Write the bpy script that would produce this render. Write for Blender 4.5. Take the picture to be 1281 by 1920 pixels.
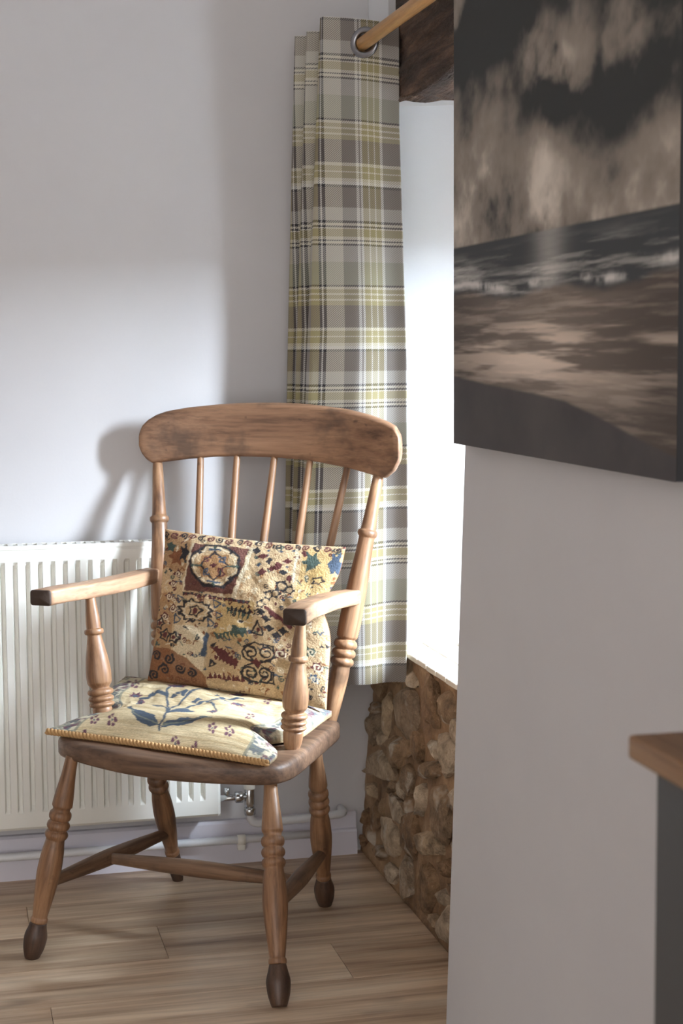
import bpy, bmesh, math, random
import numpy as np
from mathutils import Vector, Matrix, noise

for o in list(bpy.data.objects):
    bpy.data.objects.remove(o, do_unlink=True)
scn = bpy.context.scene
COL = scn.collection

# ------------------------------------------------------------------ camera
FPX = 3119.5                      # focal length in pixels of the 1281 x 1920 frame
YAW, PITCH, ROLL = math.radians(13.534), math.radians(5.5725), math.radians(-0.3756)
CAM = Vector((0, 0, 1.2))
fwd = Vector((math.sin(YAW) * math.cos(PITCH), math.cos(YAW) * math.cos(PITCH), -math.sin(PITCH)))
r0 = Vector((math.cos(YAW), -math.sin(YAW), 0)); u0 = r0.cross(fwd)
rgt = math.cos(ROLL) * r0 + math.sin(ROLL) * u0
upv = -math.sin(ROLL) * r0 + math.cos(ROLL) * u0
cd = bpy.data.cameras.new('camera')
cd.sensor_fit = 'VERTICAL'; cd.sensor_height = 36.0; cd.sensor_width = 24.0
cd.lens = FPX * 36.0 / 1920.0
cd.clip_start = 0.02; cd.clip_end = 200
cd.dof.use_dof = True; cd.dof.focus_distance = 3.15; cd.dof.aperture_fstop = 9.0
cam = bpy.data.objects.new('camera', cd); COL.objects.link(cam)
m = Matrix((rgt, upv, -fwd)).transposed().to_4x4(); m.translation = CAM
cam.matrix_world = m
scn.camera = cam

# ------------------------------------------------------------------ world, sun, daylight, exposure
wd = bpy.data.worlds.new('world'); scn.world = wd; wd.use_nodes = True
bg = wd.node_tree.nodes['Background']
bg.inputs[0].default_value = (1.0, 0.992, 0.985, 1); bg.inputs[1].default_value = 1.3
# overcast sky outside the small window, above the horizon
al = bpy.data.lights.new('window_sky', 'AREA'); al.shape = 'RECTANGLE'; al.size = 4.6; al.size_y = 2.2
al.energy = 4300; al.color = (0.75, 0.87, 1.0)
sky = bpy.data.objects.new('window_sky', al); COL.objects.link(sky)
sky.location = (3.75, 0.70, 2.80)
sky.rotation_euler = (Vector((1.36, 2.92, 1.05)) - Vector((3.75, 0.70, 1.25))).to_track_quat('-Z', 'Y').to_euler()
vs = scn.view_settings
vs.view_transform = 'Standard'; vs.look = 'None'; vs.gamma = 1.0; vs.use_curve_mapping = False
vs.exposure = 1.30

# ------------------------------------------------------------------ pixel -> position helpers
def ray(x, y):
    x, y = float(x), float(y)
    return fwd + (x - 640.5) / FPX * rgt - (y - 960.0) / FPX * upv
def on(x, y, ax, v):
    d = ray(x, y); return CAM + d * ((v - CAM[ax]) / d[ax])
CH0 = Vector((0.497, 3.3066, 0)); CHA = math.radians(33.35)
CHX = Vector((math.cos(CHA), -math.sin(CHA), 0)); CHY = Vector((math.sin(CHA), math.cos(CHA), 0))
def onl(x, y, ly):
    """pixel -> chair-local point on the local plane y = ly"""
    d = ray(x, y); t = (ly - (CAM - CH0).dot(CHY)) / d.dot(CHY); w = CAM + d * t - CH0
    return Vector((w.dot(CHX), w.dot(CHY), w.z))
def onz(x, y, z):
    w = on(x, y, 2, z) - CH0
    return Vector((w.dot(CHX), w.dot(CHY), z))

# ------------------------------------------------------------------ object helpers
def tag(o, label=None, cat=None, group=None, kind=None):
    if label: o['label'] = label
    if cat: o['category'] = cat
    if group: o['group'] = group
    if kind: o['kind'] = kind
    return o
def empty(name, loc=(0, 0, 0), rz=0):
    o = bpy.data.objects.new(name, None); COL.objects.link(o)
    o.location = loc; o.rotation_euler = (0, 0, rz); o.empty_display_size = 0.05
    return o
def mesh_obj(name, verts, faces, mat, parent=None, smooth=True):
    me = bpy.data.meshes.new(name)
    me.from_pydata([tuple(v) for v in verts], [], faces)
    me.update()
    bm = bmesh.new(); bm.from_mesh(me); bmesh.ops.recalc_face_normals(bm, faces=bm.faces); bm.to_mesh(me); bm.free()
    if smooth: me.shade_smooth()
    if mat: me.materials.append(mat)
    o = bpy.data.objects.new(name, me); COL.objects.link(o)
    if parent: o.parent = parent
    return o
def bm_obj(name, bm, mat, parent=None, smooth=False):
    bmesh.ops.recalc_face_normals(bm, faces=bm.faces)
    me = bpy.data.meshes.new(name); bm.to_mesh(me); bm.free()
    if smooth: me.shade_smooth()
    if mat: me.materials.append(mat)
    o = bpy.data.objects.new(name, me); COL.objects.link(o)
    if parent: o.parent = parent
    return o
def add_box(bm, lo, hi, bev=0.0, seg=2):
    r = bmesh.ops.create_cube(bm, size=1)
    vs_ = r['verts']
    for v in vs_:
        v.co = Vector([lo[i] + (v.co[i] + .5) * (hi[i] - lo[i]) for i in range(3)])
    if bev > 0:
        es = list({e for v in vs_ for e in v.link_edges})
        bmesh.ops.bevel(bm, geom=es, offset=bev, segments=seg, affect='EDGES', profile=.5)
def box(name, lo, hi, mat, parent=None, bev=0.0, seg=2):
    bm = bmesh.new(); add_box(bm, lo, hi, bev, seg); return bm_obj(name, bm, mat, parent)
def loft(name, rings, mat, parent=None, closed_caps=True, smooth=True):
    n = len(rings[0]); V = []; F = []
    for r in rings: V += [tuple(p) for p in r]
    for i in range(len(rings) - 1):
        for j in range(n):
            k = (j + 1) % n
            F.append((i * n + j, i * n + k, (i + 1) * n + k, (i + 1) * n + j))
    if closed_caps:
        F.append(tuple(range(n - 1, -1, -1))); F.append(tuple((len(rings) - 1) * n + j for j in range(n)))
    return mesh_obj(name, V, F, mat, parent, smooth)
def pchip(xs, ys, q):
    xs = np.array(xs, float); ys = np.array(ys, float); h = np.diff(xs); d = np.diff(ys) / h
    mm = np.zeros_like(ys); mm[0] = d[0]; mm[-1] = d[-1]
    for i in range(1, len(xs) - 1):
        if d[i - 1] * d[i] > 0:
            w1 = 2 * h[i] + h[i - 1]; w2 = h[i] + 2 * h[i - 1]
            mm[i] = (w1 + w2) / (w1 / d[i - 1] + w2 / d[i])
    q = np.clip(q, xs[0], xs[-1]); k = np.clip(np.searchsorted(xs, q) - 1, 0, len(h) - 1)
    t = (q - xs[k]) / h[k]; h00 = 2 * t**3 - 3 * t**2 + 1; h10 = t**3 - 2 * t**2 + t; h01 = -2 * t**3 + 3 * t**2; h11 = t**3 - t**2
    return h00 * ys[k] + h10 * h[k] * mm[k] + h01 * ys[k + 1] + h11 * h[k] * mm[k + 1]
def lathe(name, p_top, p_bot, prof, mat, parent=None, n=240, seg=28):
    """turned part from p_top (t=0) to p_bot (t=1); own local axis along its length"""
    p_top = Vector(p_top); p_bot = Vector(p_bot); L = (p_bot - p_top).length
    ts = np.linspace(0, 1, n); rs = pchip([a for a, b in prof], [b for a, b in prof], ts)
    rings = [[(r * math.cos(2 * math.pi * j / seg), r * math.sin(2 * math.pi * j / seg), -t * L) for j in range(seg)] for t, r in zip(ts, rs)]
    o = loft(name, rings, mat, parent)
    q = (p_top - p_bot).normalized().to_track_quat('Z', 'Y')
    o.rotation_mode = 'QUATERNION'; o.rotation_quaternion = q; o.location = p_top
    return o
def tube(name, pts, r, mat, parent=None, seg=14, rad=None):
    pts = [Vector(p) for p in pts]; rings = []
    prev = None
    for i, p in enumerate(pts):
        d = (pts[min(i + 1, len(pts) - 1)] - pts[max(i - 1, 0)]).normalized()
        if prev is None:
            a = Vector((0, 0, 1)) if abs(d.z) < .9 else Vector((1, 0, 0)); nrm = d.cross(a).normalized()
        else:
            nrm = (prev - d * prev.dot(d)).normalized()
        prev = nrm; b = d.cross(nrm); rr = rad[i] if rad else r
        rings.append([p + (nrm * math.cos(2 * math.pi * j / seg) + b * math.sin(2 * math.pi * j / seg)) * rr for j in range(seg)])
    return loft(name, rings, mat, parent)
def rrect(hw, hh, rad, n=4):
    """rounded rectangle outline, ccw, in 2-D"""
    out = []
    for cx_, cy_, a0 in ((hw - rad, hh - rad, 0), (-hw + rad, hh - rad, 90), (-hw + rad, -hh + rad, 180), (hw - rad, -hh + rad, 270)):
        for k in range(n + 1):
            a = math.radians(a0 + 90 * k / n); out.append((cx_ + rad * math.cos(a), cy_ + rad * math.sin(a)))
    return out
def S(r, g, b):
    f = lambda c: ((c / 255 + .055) / 1.055) ** 2.4 if c > 10 else c / 255 / 12.92
    return (f(r), f(g), f(b), 1)

# ------------------------------------------------------------------ material helpers
class NT:
    def __init__(s, name):
        s.m = bpy.data.materials.new(name); s.m.use_nodes = True; s.t = s.m.node_tree
        s.b = s.t.nodes['Principled BSDF']; s.out = s.t.nodes['Material Output']
    def n(s, typ, **kw):
        nd = s.t.nodes.new(typ)
        for k, v in kw.items():
            if k.startswith('i_'):
                key = k[2:]; nd.inputs[int(key) if key.isdigit() else key.replace('_', ' ')].default_value = v
            else: setattr(nd, k, v)
        return nd
    def l(s, a, b): s.t.links.new(a, b)
    def ramp(s, fac, stops, interp='LINEAR'):
        r = s.t.nodes.new('ShaderNodeValToRGB'); cr = r.color_ramp; cr.interpolation = interp
        while len(cr.elements) > 1: cr.elements.remove(cr.elements[-1])
        cr.elements[0].position = stops[0][0]; cr.elements[0].color = stops[0][1]
        for p, c in stops[1:]:
            e = cr.elements.new(p); e.color = c
        s.l(fac, r.inputs[0]); return r.outputs[0]
    def mix(s, fac, a, b, blend='MIX'):
        x = s.t.nodes.new('ShaderNodeMix'); x.data_type = 'RGBA'; x.blend_type = blend
        for v, i in ((fac, 0), (a, 6), (b, 7)):
            if hasattr(v, 'is_linked'): s.l(v, x.inputs[i])
            else: x.inputs[i].default_value = v
        return x.outputs[2]
    def math(s, op, a, b=0.0):
        x = s.t.nodes.new('ShaderNodeMath'); x.operation = op
        for v, i in ((a, 0), (b, 1)):
            if hasattr(v, 'is_linked'): s.l(v, x.inputs[i])
            else: x.inputs[i].default_value = v
        return x.outputs[0]
    def coords(s, scale=(1, 1, 1), kind='Object', rnd=False):
        tc = s.n('ShaderNodeTexCoord'); mp = s.n('ShaderNodeMapping'); mp.inputs['Scale'].default_value = scale
        s.l(tc.outputs[kind], mp.inputs[0])
        if rnd:
            oi = s.n('ShaderNodeObjectInfo'); mu = s.math('MULTIPLY', oi.outputs['Random'], 37.0)
            cb = s.n('ShaderNodeCombineXYZ'); s.l(mu, cb.inputs[0]); s.l(mu, cb.inputs[1]); s.l(mu, cb.inputs[2])
            s.l(cb.outputs[0], mp.inputs['Location'])
        return mp.outputs[0]
    def noise(s, vec, scale, detail=4, rough=.55):
        x = s.n('ShaderNodeTexNoise'); x.inputs['Scale'].default_value = scale; x.inputs['Detail'].default_value = detail; x.inputs['Roughness'].default_value = rough
        s.l(vec, x.inputs['Vector']); return x.outputs[0]
    def bump(s, h, strength=.2, dist=.01):
        b = s.n('ShaderNodeBump'); b.inputs['Strength'].default_value = strength; b.inputs['Distance'].default_value = dist
        s.l(h, b.inputs['Height']); s.l(b.outputs[0], s.b.inputs['Normal'])
    def set(s, **kw):
        for k, v in kw.items():
            k = k.replace('_', ' ')
            if hasattr(v, 'is_linked'): s.l(v, s.b.inputs[k])
            else: s.b.inputs[k].default_value = v
        return s.m

def wood(name, axis, light, mid, dark, stain=.5, rough=.5, fine=1.0):
    t = NT(name)
    sc = [38 * fine, 38 * fine, 38 * fine]; sc[axis] = 2.2
    v = t.coords(tuple(sc), rnd=True)
    g = t.noise(v, 1.0, 6, .65)
    col = t.ramp(g, [(.28, dark), (.45, mid), (.68, light)])
    sc2 = [150 * fine] * 3; sc2[axis] = 5
    g2 = t.noise(t.coords(tuple(sc2), rnd=True), 1.0, 3, .6)
    f2 = t.ramp(g2, [(.36, (.45, .45, .45, 1)), (.52, (1, 1, 1, 1))])
    col = t.mix(.45, col, f2, 'MULTIPLY')
    b = t.noise(t.coords((1, 1, 1), rnd=True), 9.0, 4, .6)
    bf = t.ramp(b, [(.54, (0, 0, 0, 1)), (.68, (1, 1, 1, 1))])
    col = t.mix(t.math('MULTIPLY', bf, stain), col, S(80, 63, 52))
    sp = t.ramp(t.noise(t.coords((1, 1, 1), rnd=True), 34.0, 2, .5), [(.70, (0, 0, 0, 1)), (.78, (1, 1, 1, 1))])
    col = t.mix(t.math('MULTIPLY', sp, stain * .9), col, S(52, 40, 34))
    t.bump(g2, .12, .003)
    rr = t.ramp(g, [(.3, (rough + .12,) * 3 + (1,)), (.7, (rough - .08,) * 3 + (1,))])
    return t.set(Base_Color=col, Roughness=rr)

def plain(name, col, rough=.5, metal=0.0, bump=None):
    t = NT(name)
    if bump:
        g = t.noise(t.coords(), bump[0], 4); t.bump(g, bump[1], bump[2])
    return t.set(Base_Color=col, Roughness=rough, Metallic=metal)

def plaster(name, col, col2):
    t = NT(name); v = t.coords()
    g = t.noise(v, 2.2, 4, .6); c = t.ramp(g, [(.3, col2), (.7, col)])
    h = t.noise(v, 160, 3, .6); h2 = t.noise(v, 14, 3); hh = t.math('ADD', t.math('MULTIPLY', h, .25), h2)
    t.bump(hh, .10, .006)
    return t.set(Base_Color=c, Roughness=.85)

M = {}
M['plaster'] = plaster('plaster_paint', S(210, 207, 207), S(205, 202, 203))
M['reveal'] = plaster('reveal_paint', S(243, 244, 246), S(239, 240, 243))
M['skirting'] = plain('skirting_paint', S(214, 210, 218), .45, bump=(25, .15, .004))
M['white_enamel'] = plain('radiator_enamel', S(232, 230, 222), .32)
M['pipe'] = plain('painted_pipe', S(222, 222, 224), .4, bump=(40, .15, .003))
M['chrome'] = plain('chrome', (.62, .62, .62, 1), .22, 1.0)
M['white_plastic'] = plain('white_plastic', S(236, 232, 222), .35)
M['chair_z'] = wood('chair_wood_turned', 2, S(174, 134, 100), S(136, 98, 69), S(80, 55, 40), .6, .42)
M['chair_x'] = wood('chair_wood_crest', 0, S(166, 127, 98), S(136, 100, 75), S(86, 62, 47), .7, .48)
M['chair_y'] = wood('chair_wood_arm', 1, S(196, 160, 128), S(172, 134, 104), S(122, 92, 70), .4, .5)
M['chair_seat'] = wood('chair_wood_seat', 0, S(136, 106, 84), S(104, 79, 62), S(66, 50, 41), .6, .45)  # dark old seat wood, shade of the unlit front also put into the colour
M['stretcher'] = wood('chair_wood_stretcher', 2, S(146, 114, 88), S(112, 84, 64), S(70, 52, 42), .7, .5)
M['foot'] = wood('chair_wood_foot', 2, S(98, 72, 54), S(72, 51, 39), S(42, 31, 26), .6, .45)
M['endgrain_shade'] = plain('arm_end_grain_shade', S(66, 50, 40), .6, bump=(120, .3, .003))  # hand-stained end grain, with the end face's shade put into the colour
M['pole'] = wood('pole_pine', 1, S(206, 160, 98), S(186, 134, 74), S(146, 98, 52), .15, .35)
M['steel'] = plain('eyelet_steel', (.30, .30, .32, 1), .3, 1.0)
M['top_oak'] = wood('worktop_oak', 1, S(148, 112, 76), S(120, 86, 56), S(84, 60, 40), .2, .4)
M['dark_paint'] = plain('cabinet_paint', S(66, 68, 70), .45)
M['glass'] = None
t = NT('window_glass')
tr = t.n('ShaderNodeBsdfTransparent'); gl = t.n('ShaderNodeBsdfGlossy'); gl.inputs['Roughness'].default_value = .02
mx = t.n('ShaderNodeMixShader'); mx.inputs[0].default_value = .06
t.l(tr.outputs[0], mx.inputs[1]); t.l(gl.outputs[0], mx.inputs[2]); t.l(mx.outputs[0], t.out.inputs[0])
M['glass'] = t.m

# ------------------------------------------------------------------ setting: floor
YB = 3.795          # back wall face
XL = -2.7           # left wall face
t = NT('plank_laminate')
v = t.coords((1.6, 26, 26), rnd=True)
g = t.noise(v, 1.0, 6, .62)
col = t.ramp(g, [(.25, S(132, 104, 80)), (.42, S(192, 163, 134)), (.56, S(216, 192, 164)), (.72, S(232, 213, 188))])
oi = t.n('ShaderNodeObjectInfo')
tone = t.ramp(oi.outputs['Random'], [(0, (.93, .92, .91, 1)), (1, (1.03, 1.02, 1.02, 1))])
col = t.mix(1.0, col, tone, 'MULTIPLY')
br_ = t.noise(t.coords((1.3, 9, 9), rnd=True), 1.0, 4, .55)
col = t.mix(.75, col, t.ramp(br_, [(.34, (.58, .55, .52, 1)), (.5, (.95, .95, .95, 1)), (.65, (1.12, 1.12, 1.11, 1))]), 'MULTIPLY')
kn = t.noise(t.coords((3.2, 10, 10), rnd=True), 1.0, 3, .5)
kf = t.ramp(kn, [(.66, (0, 0, 0, 1)), (.78, (1, 1, 1, 1))])
col = t.mix(t.math('MULTIPLY', kf, .6), col, S(108, 84, 66))
g2 = t.noise(t.coords((5, 120, 120), rnd=True), 1.0, 3, .6)
col = t.mix(.35, col, t.ramp(g2, [(.36, (.62, .6, .58, 1)), (.55, (1, 1, 1, 1))]), 'MULTIPLY')
t.bump(g2, .08, .002)
M['plank'] = t.set(Base_Color=col, Roughness=.42)
M['seam'] = plain('floor_seam', S(112, 92, 74), .8)
floor = box('floor', (XL - .2, -1.8, -.05), (1.6, 4.1, -.0035), M['seam'])
tag(floor, 'pale oak laminate floor with wide boards', 'floor', kind='structure')
PW = .192; y0 = 3.193 - PW * 26 + .0; rnd = random.Random(5)
pbase = {}
def plank_mesh(L):
    L = round(L, 3)
    if L not in pbase:
        bm = bmesh.new(); add_box(bm, (0, 0, -.012), (L, PW - .0007, 0), .0006, 1)
        me = bpy.data.meshes.new('plank'); bmesh.ops.recalc_face_normals(bm, faces=bm.faces); bm.to_mesh(me); bm.free(); me.materials.append(M['plank']); pbase[L] = me
    return pbase[L]
for i in range(0, 34):
    yy = y0 + i * PW
    if yy > YB or yy + PW < -1.6: continue
    joint = .411 if i == 26 else rnd.uniform(0, 1.2)          # the end joint seen beside the chair
    x = joint - 1.22 * math.ceil((joint - XL) / 1.22)
    while x < 1.0:
        xa = max(x, XL); xb = min(x + 1.2193, 1.0)
        if xb - xa > .05:
            o = bpy.data.objects.new('plank', plank_mesh(xb - xa)); COL.objects.link(o); o.parent = floor
            o.location = (xa, yy, 0)
        x += 1.22

# ------------------------------------------------------------------ setting: walls
def prism(name, poly, z0, z1, mat, poly_top=None, parent=None):
    pt = poly_top or poly; n = len(poly)
    V = [(x, y, z0) for x, y in poly] + [(x, y, z1) for x, y in pt]
    F = [tuple(range(n - 1, -1, -1)), tuple(range(n, 2 * n))] + [(i, (i + 1) % n, n + (i + 1) % n, n + i) for i in range(n)]
    return mesh_obj(name, V, F, mat, parent, smooth=False)
ZC = 2.35
wb = box('wall_back', (XL - .2, YB, -.05), (1.62, YB + .2, ZC), M['plaster'])
tag(wb, 'smooth pale lilac-grey plastered back wall behind the chair', 'wall', kind='structure')
wl = box('wall_left', (XL - .2, -1.8, -.05), (XL, YB, ZC), M['plaster'])
tag(wl, 'plain pale plastered wall on the far left side', 'wall', kind='structure')
ce = box('ceiling', (XL - .2, -1.8, ZC), (1.62, YB + .2, ZC + .1), M['reveal'])
tag(ce, 'low white plastered cottage ceiling', 'ceiling', kind='structure')
XW = 1.36           # window plane
# plaster pier with the picture: leans back slightly, splayed window jamb on its far side
def pier_edge(z): return (.840 + .0144 * z, 2.729 - .0625 * z)
e0, e1 = pier_edge(0), pier_edge(ZC)
pier = prism('wall_right', [e0, (.985, 2.64), (XW, 2.02), (XW, -1.8), (.84, -1.8)], -.05, ZC, M['plaster'],
             [e1, (.985, 2.56), (XW, 2.02), (XW, -1.8), (e1[0], -1.8)])
tag(pier, 'pinkish grey plastered wall carrying the seascape canvas', 'wall', kind='structure')
# far jamb of the recess, up to the ceiling, behind the curtain
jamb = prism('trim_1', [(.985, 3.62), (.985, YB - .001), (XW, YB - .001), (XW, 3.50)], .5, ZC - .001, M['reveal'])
tag(jamb, 'bright white plastered window reveal beside the curtain', 'window reveal', kind='structure')
over = prism('trim_2', [(.985, 3.505), (.985, 3.619), (1.158, 3.619), (1.158, 3.505)], 1.735, ZC - .001, M['plaster'])
tag(over, 'plaster wall pier at the end of the oak lintel behind the curtain', 'wall strip', kind='structure')
sof = box('trim_3', (1.16, 2.2, 1.735), (XW, 3.60, 1.90), M['reveal'])
over2 = box('trim_6', (.985, 2.58, 1.960), (1.158, 3.504, ZC - .001), M['plaster'])
tag(over2, 'plaster wall strip above the oak lintel', 'wall strip', kind='structure')
tag(sof, 'cream underside of the window recess behind the beam', 'soffit', kind='structure')
# outer wall; unseen window opening sized to throw the light patch on back wall
WY0, WY1, WZ0, WZ1 = 2.86, 3.06, .56, 1.51
ow = bmesh.new()
add_box(ow, (XW, -1.8, -.05), (XW + .03, WY0, ZC)); add_box(ow, (XW, WY1, -.05), (XW + .03, YB, ZC))
add_box(ow, (XW, WY0, -.05), (XW + .03, WY1, WZ0)); add_box(ow, (XW, WY0, WZ1), (XW + .03, WY1, ZC))
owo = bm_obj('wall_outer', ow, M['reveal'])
tag(owo, 'outer wall around the window opening', 'wall', kind='structure')
win = empty('window_1', (XW + .018, (WY0 + WY1) / 2, WZ0)); tag(win, 'unseen small white painted window in the stone recess, sized to shape the daylight', 'window', kind='structure')
hw_, hz_ = (WY1 - WY0) / 2, WZ1 - WZ0
for lo, hi in (((-.012, -hw_, 0), (.012, -hw_ + .02, hz_)), ((-.012, hw_ - .02, 0), (.012, hw_, hz_)), ((-.012, -hw_ + .02, 0), (.012, hw_ - .02, .02)), ((-.012, -hw_ + .02, hz_ - .02), (.012, hw_ - .02, hz_))):
    box('window_frame', lo, hi, M['white_plastic'], win, .002, 1)
box('pane', (-.002, -hw_ + .02, .02), (.002, hw_ - .02, hz_ - .02), M['glass'], win)

gnd = box('floor_outside_bounce', (XW + .035, -5, -.35), (8, 6, -.30), plain('gravel', S(222, 222, 222), .9))  # unseen ground, added to bounce daylight up through the window
tag(gnd, 'pale gravel ground added outside the window, unseen, bouncing light up into the reveal', 'ground', kind='structure')

# ------------------------------------------------------------------ rubble stone wall under the window
t = NT('stone_mortar'); v = t.coords()
g = t.noise(v, 9, 6, .65); c = t.ramp(g, [(.3, S(104, 80, 58)), (.5, S(154, 120, 88)), (.7, S(186, 154, 118))])
g2 = t.noise(v, 60, 4, .7); c = t.mix(.4, c, t.ramp(g2, [(.35, (.5, .48, .45, 1)), (.6, (1, 1, 1, 1))]), 'MULTIPLY')
t.bump(g2, .5, .01)
M['mortar'] = t.set(Base_Color=c, Roughness=.9)
t = NT('rubble_stone'); v = t.coords((1, 1, 1), rnd=True)
oi = t.n('ShaderNodeObjectInfo')
base = t.ramp(oi.outputs['Random'], [(0, S(146, 114, 84)), (.3, S(182, 148, 112)), (.55, S(166, 140, 112)), (.75, S(214, 194, 168)), (1, S(190, 160, 124))])
g = t.noise(v, 22, 6, .7); c = t.mix(.75, base, t.ramp(g, [(.3, S(74, 60, 46)), (.5, (.70, .66, .62, 1)), (.64, (1.1, 1.1, 1.1, 1))]), 'MULTIPLY')
g3 = t.noise(v, 14, 3, .6); c = t.mix(t.ramp(g3, [(.58, (0, 0, 0, 1)), (.70, (.8, .8, .8, 1))]), c, S(214, 202, 184))
g2 = t.noise(v, 90, 4, .7); t.bump(t.math('ADD', g, t.math('MULTIPLY', g2, .5)), 1.0, .02)
M['stone'] = t.set(Base_Color=c, Roughness=.88)
def stone_x(z): return .945 + .040 * max(0, min(1, z / .53))
SZ = .524
ny, nz = 90, 44; V = []; F = []
for j in range(nz + 1):
    for i in range(ny + 1):
        y = 2.50 + (YB - 2.50) * i / ny; z = SZ * j / nz
        n1 = noise.noise((y * 9, z * 9, 3.1)); n2 = noise.noise((y * 30, z * 30, 7.7))
        edge = 0 if (j == 0 or j == nz) else 1
        V.append((stone_x(z) + .010 + edge * (n1 * .012 + n2 * .005), y, z))
nb = len(V)
for j in (0, nz):
    for i in range(ny + 1): V.append((XW, 2.50 + (YB - 2.50) * i / ny, SZ * j / nz))
for j in range(nz):
    for i in range(ny): a = j * (ny + 1) + i; F.append((a, a + 1, a + ny + 2, a + ny + 1))
for i in range(ny):
    F.append((i, nb + i, nb + i + 1, i + 1)); a = nz * (ny + 1) + i; b = nb + ny + 1 + i; F.append((a, a + 1, b + 1, b))
sw = mesh_obj('wall_right_stone', V, F, M['mortar']); sw.name = 'wall_right_lower'
tag(sw, 'exposed rubble stone wall with brown mortar below the window sill', 'stone wall', kind='structure')
rs = random.Random(11); placed = []
cand = [(3.30, .455, .075, .055), (3.50, .40, .085, .075), (3.14, .385, .07, .05), (3.17, .27, .075, .06), (3.42, .27, .045, .035), (3.31, .255, .03, .04), (3.36, .15, .06, .05), (3.02, .20, .06, .05), (2.98, .33, .06, .05)]
tries = 0
while len(cand) < 9 + 2600: cand.append((rs.uniform(2.52, 3.76), rs.uniform(.03, .49), *( (rs.uniform(.05, .10), rs.uniform(.032, .062)) if len(cand) < 900 else (rs.uniform(.022, .05), rs.uniform(.014, .03)))))
for (y, z, a, b) in cand:
    if z - b < .004 or z + b > .515 or y + a > 3.79: continue
    if any(((y - p[0]) / (a + p[2])) ** 2 + ((z - p[1]) / (b + p[3])) ** 2 < .80 for p in placed): continue
    placed.append((y, z, a, b))
    if len(placed) > 150: break
for (y, z, a, b) in placed:
    bm = bmesh.new(); bmesh.ops.create_icosphere(bm, subdivisions=3, radius=1)
    sd = rs.uniform(0, 100); th = rs.uniform(-.5, .5); pl = [Vector((rs.gauss(0, 1), rs.gauss(0, 1), rs.gauss(0, 1))).normalized() for _ in range(9)]
    dep = rs.uniform(.026, .036)
    for vv in bm.verts:
        d = vv.co.normalized(); r = 1.22
        for q in pl:
            k = d.dot(q)
            if k > .3: r = min(r, .72 / k)
        r *= 1 + .10 * noise.noise((d.x * 2.2 + sd, d.y * 2.2, d.z * 2.2)) + .04 * noise.noise((d.x * 7 + sd, d.y * 7, d.z * 7))
        p = d * r; yy = p.y * a * math.cos(th) - p.z * b * math.sin(th) * .6; zz = p.z * b * math.cos(th) + p.y * a * math.sin(th) * .5
        vv.co = Vector((max(p.x, -.72 + .2 * noise.noise((d.y * 2 + sd, d.z * 2, 1.0))) * dep, yy, zz))
    o = bm_obj('stone', bm, M['stone'], sw, False); o.location = (stone_x(z) + .012, y, z)

# tiled sill
sill = box('trim_4', (.990, 2.30, .512), (XW - .001, 3.618, .526), M['mortar'])
tag(sill, 'pale tiled window sill on top of the stone wall', 'window sill', kind='structure')
M['tile'] = plain('sill_tile', S(226, 214, 196), .45, bump=(30, .1, .003))
tm = bmesh.new(); add_box(tm, (0, 0, 0), (.0665, .0665, .012), .0025, 2); bmesh.ops.recalc_face_normals(tm, faces=tm.faces)
tme = bpy.data.meshes.new('tile'); tm.to_mesh(tme); tm.free(); tme.materials.append(M['tile'])
for ix in range(5):
    for iy in range(18):
        o = bpy.data.objects.new('tile', tme); COL.objects.link(o); o.parent = sill
        o.location = (.984 + ix * .0695, 3.545 - iy * .0695, .523 + rs.uniform(-.0006, .0006))

# oak lintel
t = NT('lintel_oak'); v = t.coords((18, 2.2, 18))
g = t.noise(v, 1, 6, .7); c = t.ramp(g, [(.3, S(30, 23, 20)), (.48, S(72, 55, 45)), (.70, S(140, 108, 86))])
g2 = t.noise(t.coords((60, 7, 60)), 1, 4, .7); t.bump(t.math('ADD', g, g2), .9, .02)
M['lintel'] = t.set(Base_Color=c, Roughness=.8)
nx_, ny_, nz_ = 10, 150, 20; bx0, bx1, by0, by1, bz0, bz1 = .962, 1.16, 2.57, 3.50, 1.722, 1.955
bm = bmesh.new(); vm = {}
def lv(i, j, k):
    if (i, j, k) not in vm:
        x = bx0 + (bx1 - bx0) * i / nx_; y = by0 + (by1 - by0) * j / ny_; z = bz0 + (bz1 - bz0) * k / nz_
        gr = noise.noise((x * 30, y * 3.0, z * 30)) * .012 + noise.noise((x * 70, y * 9, z * 70)) * .006
        if k == 0: z += gr * 1.3 + .020 * noise.noise((y * 6, 4.4, x * 8)) + .006 * noise.noise((y * 40, 1.4, x * 20))
        if k == nz_: z += gr
        if i == 0: x += gr * .9 + .010 * noise.noise((y * 5, z * 9, 2.0))
        vm[(i, j, k)] = bm.verts.new((x, y, z))
    return vm[(i, j, k)]
for j in range(ny_):
    for k in range(nz_):
        for i in (0, nx_): bm.faces.new((lv(i, j, k), lv(i, j + 1, k), lv(i, j + 1, k + 1), lv(i, j, k + 1)))
    for i in range(nx_):
        for k in (0, nz_): bm.faces.new((lv(i, j, k), lv(i, j + 1, k), lv(i + 1, j + 1, k), lv(i + 1, j, k)))
for i in range(nx_):
    for k in range(nz_):
        for j in (0, ny_): bm.faces.new((lv(i, j, k), lv(i + 1, j, k), lv(i + 1, j, k + 1), lv(i, j, k + 1)))
lin = bm_obj('trim_5', bm, M['lintel'], None, True)
tag(lin, 'dark rough-hewn oak lintel beam above the window recess', 'beam', kind='structure')

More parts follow.
